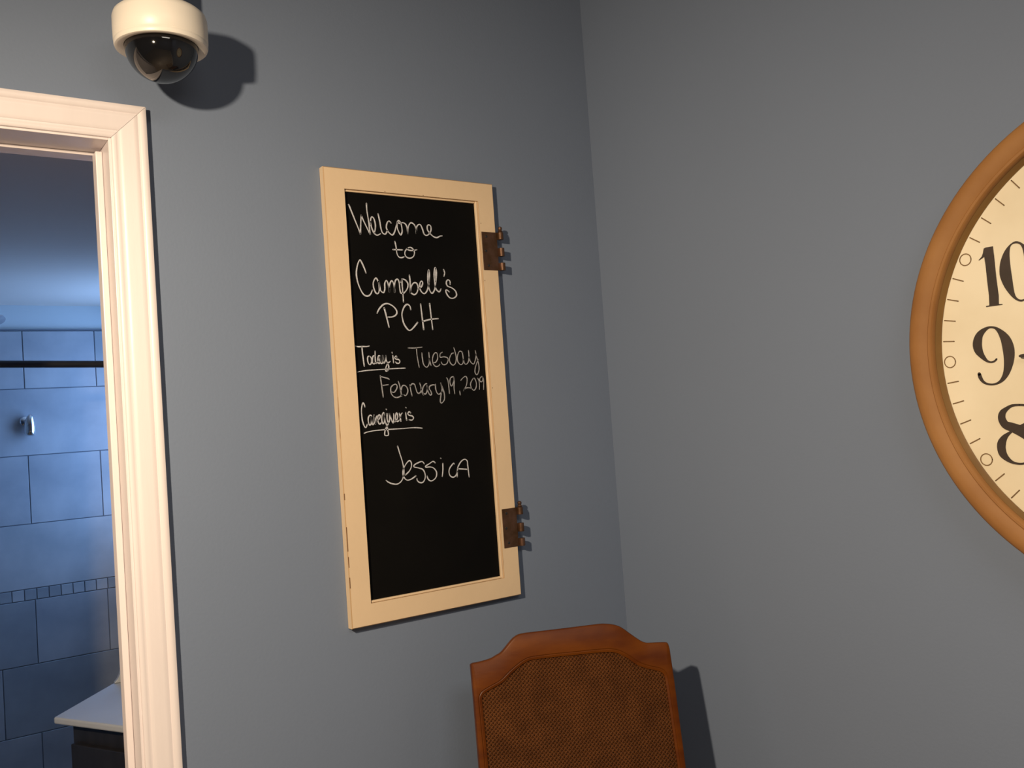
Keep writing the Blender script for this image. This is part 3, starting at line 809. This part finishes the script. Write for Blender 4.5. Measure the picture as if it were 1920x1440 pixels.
hand('minute_hand', math.atan2(tx, ty), L_, 0.0098, 0.0055)
hand('hour_hand', R(112), 0.135, 0.013, 0.003)
mb = MB(); mb.lathe([(0, 0.0285), (0.008, 0.0285), (0.011, 0.026), (0.011, 0.0205), (0, 0.0205)], (0, KY, KZ), (-1, 0, 0), 28)
mb.obj('centre_cap', M_INK, ck, smooth=True)

# ---------------------------------------------------------------- cane-back chair
CO = Vector(D['chair_org']); CU = Vector(D['chair_u']); rec = R(D['rec'])
CN = Vector((-CU.y, CU.x, 0))
CN = CN if CN.dot(fwd) > 0 else -CN
CV = Vector((0, 0, 1)) * math.cos(rec) + CN * math.sin(rec)
CB = CU.cross(CV).normalized()
CB = CB if CB.dot(fwd) > 0 else -CB          # from the sitter towards the rear
W_ = 0.382
SEATV = -0.66                                 # where the back meets the seat


def fch(u, v, h):
    return CO + CU * u + CV * v + CB * h


fc = CO + CU * (W_ / 2) + CV * SEATV
chair = thing('dining_chair', 'brown wooden dining chair with a woven cane back in the corner', 'chair', (fc.x, fc.y, 0))
mm = lambda L: [(a * 1e-4, b * 1e-4) for a, b in L]
outer = mm(D['c_top']); inner = mm(D['i_top'])
rx, lx = outer[-1][0] - 0.0015, 0.0
ot = smoothpath(outer, 3)
it = smoothpath(inner, 3)
BOT = -0.56
outl = [(-0.001, BOT - 0.02)] + [(-0.0005, -0.3)] + ot + [(rx, -0.12), (rx - 0.002, -0.3), (rx - 0.004, BOT - 0.02)]
inl_top = it
ib = BOT + 0.055
ixl, ixr = inner[0][0] + 0.0005, inner[-1][0]
innl = [(ixl, ib)] + [(ixl, -0.3)] + it + [(ixr, -0.3), (ixr, ib)]


def resample(P, n):
    d = [0]
    for a, b in zip(P, P[1:]):
        d.append(d[-1] + math.hypot(b[0] - a[0], b[1] - a[1]))
    out = []; j = 0
    for i in range(n):
        t = d[-1] * i / (n - 1)
        while j < len(P) - 2 and d[j + 1] < t:
            j += 1
        k = (t - d[j]) / (d[j + 1] - d[j] + 1e-12)
        out.append((P[j][0] + (P[j + 1][0] - P[j][0]) * k, P[j][1] + (P[j + 1][1] - P[j][1]) * k))
    return out


NS = 150
A = resample(ot, NS); B = resample(it, NS)
# both ends run straight down to the height where the side posts begin
vl0, vr0 = min(A[0][1], B[0][1]) - 0.003, min(A[-1][1], B[-1][1]) - 0.003
A = [(A[0][0], vl0)] + A + [(A[-1][0], vr0)]; B = [(B[0][0], vl0)] + B + [(B[-1][0], vr0)]
NS += 2
# crest rail: the solid between the outer and inner curves, front edges rounded
ET = 0.024


def offs(P, Q, e):
    out = []
    for i in range(len(P)):
        a = P[max(0, i - 1)]; b = P[min(len(P) - 1, i + 1)]
        dx, dy = b[0] - a[0], b[1] - a[1]; q_ = math.hypot(dx, dy) or 1
        nx, ny = -dy / q_, dx / q_
        mid = (Q[i][0] - P[i][0], Q[i][1] - P[i][1])
        s_ = 1 if nx * mid[0] + ny * mid[1] > 0 else -1
        out.append((P[i][0] + nx * e * s_, P[i][1] + ny * e * s_))
    return out


A1 = offs(A, B, 0.0012); A2 = offs(A, B, 0.0035); B1 = offs(B, A, 0.0040); B2 = offs(B, A, 0.0052); B3 = offs(B, A, 0.0068)
sect = [(A, ET), (A, 0.0035), (A1, 0.0010), (A2, 0.0), (B3, 0.0), (B2, 0.0016), (B1, 0.0012), (B, 0.0030), (B, ET)]
K_ = len(sect)
v = []
for i in range(NS):
    for P, h in sect:
        v.append(fch(P[i][0], P[i][1], h))
f = []
for i in range(NS - 1):
    for k in range(K_):
        f.append((i * K_ + k, i * K_ + (k + 1) % K_, (i + 1) * K_ + (k + 1) % K_, (i + 1) * K_ + k))
f.append(tuple(range(K_))); f.append(tuple(range((NS - 1) * K_, NS * K_)))
obj('crest_rail', v, f, M_CHAIR, chair, smooth=True)


# side posts continue the frame down to the seat, and on to the floor as rear legs
def post(P0, P1, v0, v1, outer_left):
    """P0(v)->(uo,ui) outer and inner edge"""
    mbp = MB()
    vs = [v0 + (v1 - v0) * i / 12 for i in range(13)]
    rows_ = []
    for vv in vs:
        uo, ui = P0(vv), P1(vv)
        s_ = 1 if ui > uo else -1
        rows_.append([(uo, ET), (uo, 0.0035), (uo + s_ * 0.0012, 0.001), (uo + s_ * 0.0035, 0), (ui - s_ * 0.0068, 0), (ui - s_ * 0.0052, 0.0016),
                      (ui - s_ * 0.0040, 0.0012), (ui, 0.0030), (ui, ET)])
    v = []
    for vv, row in zip(vs, rows_):
        v += [fch(a, vv, h) for a, h in row]
    k = 9
    f = [(i * k + j, i * k + (j + 1) % k, (i + 1) * k + (j + 1) % k, (i + 1) * k + j) for i in range(12) for j in range(k)]
    f += [tuple(range(k)), tuple(range(12 * k, 13 * k))]
    mbp.add(v, f)
    return mbp.obj('side_post', M_CHAIR, chair, smooth=True)


aL = A[0]; aR = A[-1]; bL = B[0]; bR = B[-1]
vL = max(aL[1], bL[1]); 
post(lambda t: aL[0] - 0.003 * min(1, (aL[1] - t) / 0.3), lambda t: bL[0] + 0.0008 * (bL[1] - t) / 0.2, vl0, SEATV, True)
post(lambda t: aR[0] - 0.004 * min(1, (aR[1] - t) / 0.3), lambda t: bR[0] + 0.0, vr0, SEATV, False)
mb = MB(); mb.prism([(bL[0] - 0.002, ib - 0.05), (bR[0] + 0.002, ib - 0.05), (bR[0] + 0.002, ib + 0.006), (bL[0] - 0.002, ib + 0.006)], fch, 0.001, ET - 0.001)
mb.obj('lower_rail', M_CHAIR, chair, bevel=0.003)

# woven cane: diagonal and straight strands, over and under, clipped to the opening
IN = [(bL[0] + 0.001, ib)] + B + [(bR[0], ib)]


def inside(x, y):
    c = False; j = len(IN) - 1
    for i in range(len(IN)):
        xi, yi = IN[i]; xj, yj = IN[j]
        if (yi > y) != (yj > y) and x < (xj - xi) * (y - yi) / (yj - yi + 1e-15) + xi:
            c = not c
        j = i
    return c


mb = MB()
PIT = 0.0052
HW = 0.00105
cu, cv_ = 0.19, -0.29
VMIN = -0.62
for fam, ang in enumerate((R(45), R(-45), R(0), R(90))):
    d = (math.cos(ang), math.sin(ang)); e = (-d[1], d[0])
    pit = PIT if fam < 2 else PIT * 1.4142
    hw = HW if fam < 2 else 0.0005
    kmax = int(0.45 / pit)
    for k in range(-kmax, kmax + 1):
        run = []
        step = PIT if fam < 2 else PIT * 1.4142
        mN = int(0.45 / step)
        for m_ in range(-mN, mN + 1):
            x = cu + e[0] * k * pit + d[0] * m_ * step; y = cv_ + e[1] * k * pit + d[1] * m_ * step
            if inside(x, y) and y > VMIN:
                hh = 0.0052 + (0.0006 if ((k + m_ + fam) % 2) else -0.0006) if fam < 2 else 0.0060
                run.append((x, y, hh))
        if len(run) < 2:
            continue
        # extend ends to tuck under the frame
        a, b = run[0], run[-1]
        run = [(a[0] - d[0] * step * .8, a[1] - d[1] * step * .8, 0.0058)] + run + [(b[0] + d[0] * step * .8, b[1] + d[1] * step * .8, 0.0058)]
        v = []
        for x, y, hh in run:
            v += [fch(x + e[0] * hw, y + e[1] * hw, hh + 0.0003), fch(x, y, hh - 0.0002), fch(x - e[0] * hw, y - e[1] * hw, hh + 0.0003)]
        q = [(3 * i + j, 3 * i + 3 + j, 3 * i + 4 + j, 3 * i + 1 + j) for i in range(len(run) - 1) for j in range(2)]
        mb.add(v, q)
cn = mb.obj('woven_cane', M_CANE, chair, smooth=True)
cn['kind'] = 'stuff'
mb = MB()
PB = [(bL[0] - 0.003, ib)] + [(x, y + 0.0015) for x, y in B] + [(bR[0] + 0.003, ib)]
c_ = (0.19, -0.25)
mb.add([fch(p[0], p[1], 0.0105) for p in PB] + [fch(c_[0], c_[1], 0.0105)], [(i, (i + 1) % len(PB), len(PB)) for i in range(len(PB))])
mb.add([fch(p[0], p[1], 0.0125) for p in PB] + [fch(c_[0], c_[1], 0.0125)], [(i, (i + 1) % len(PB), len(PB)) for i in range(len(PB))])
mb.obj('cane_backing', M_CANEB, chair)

# seat, apron and legs (below the photograph)
SZ = 0.44
base = fch(W_ / 2, SEATV, 0.0)
bx, by = base.x, base.y
F = -CN


def fs(a, b, z):                              # a across, b towards the front
    return (bx + CU.x * a + F.x * b, by + CU.y * a + F.y * b, z)


seat_poly = [(-0.185, -0.005), (0.185, -0.005), (0.225, 0.20), (0.235, 0.40), (0.20, 0.435), (-0.20, 0.435), (-0.235, 0.40), (-0.225, 0.20)]
mb = MB(); mb.prism(seat_poly, fs, SZ, SZ + 0.055); mb.obj('seat', M_SEAT, chair, bevel=0.018, seg=4)
mb = MB(); mb.prism([(a * 0.97, b * 0.97 + 0.004) for a, b in seat_poly], fs, SZ - 0.07, SZ - 0.0005); mb.obj('apron', M_CHAIR, chair, bevel=0.004)
ztop = fch(0, SEATV, 0).z
for a in (-0.175, 0.175):
    mb = MB()
    p0 = Vector(fs(a, -0.012, ztop + 0.02)); 
    mb.tube([tuple(p0), fs(a, -0.012, 0.40), fs(a * 1.0, -0.03, 0.2), fs(a, -0.06, 0.002)], [0.016, 0.018, 0.016, 0.013], 14)
    mb.obj('leg', M_CHAIR, chair, smooth=True)
for a in (-0.20, 0.20):
    mb = MB()
    mb.tube(smoothpath([fs(a, 0.395, 0.372), fs(a * 1.06, 0.41, 0.32), fs(a * 1.0, 0.40, 0.18), fs(a * 0.97, 0.395, 0.06), fs(a * 1.03, 0.405, 0.002)], 4),
            [0.027] * 3 + [0.026 - 0.0009 * i for i in range(13)] + [0.018], 14)
    mb.obj('leg', M_CHAIR, chair, smooth=True)

# drop helper properties
for o in bpy.data.objects:
    if '_o' in o:
        del o['_o']
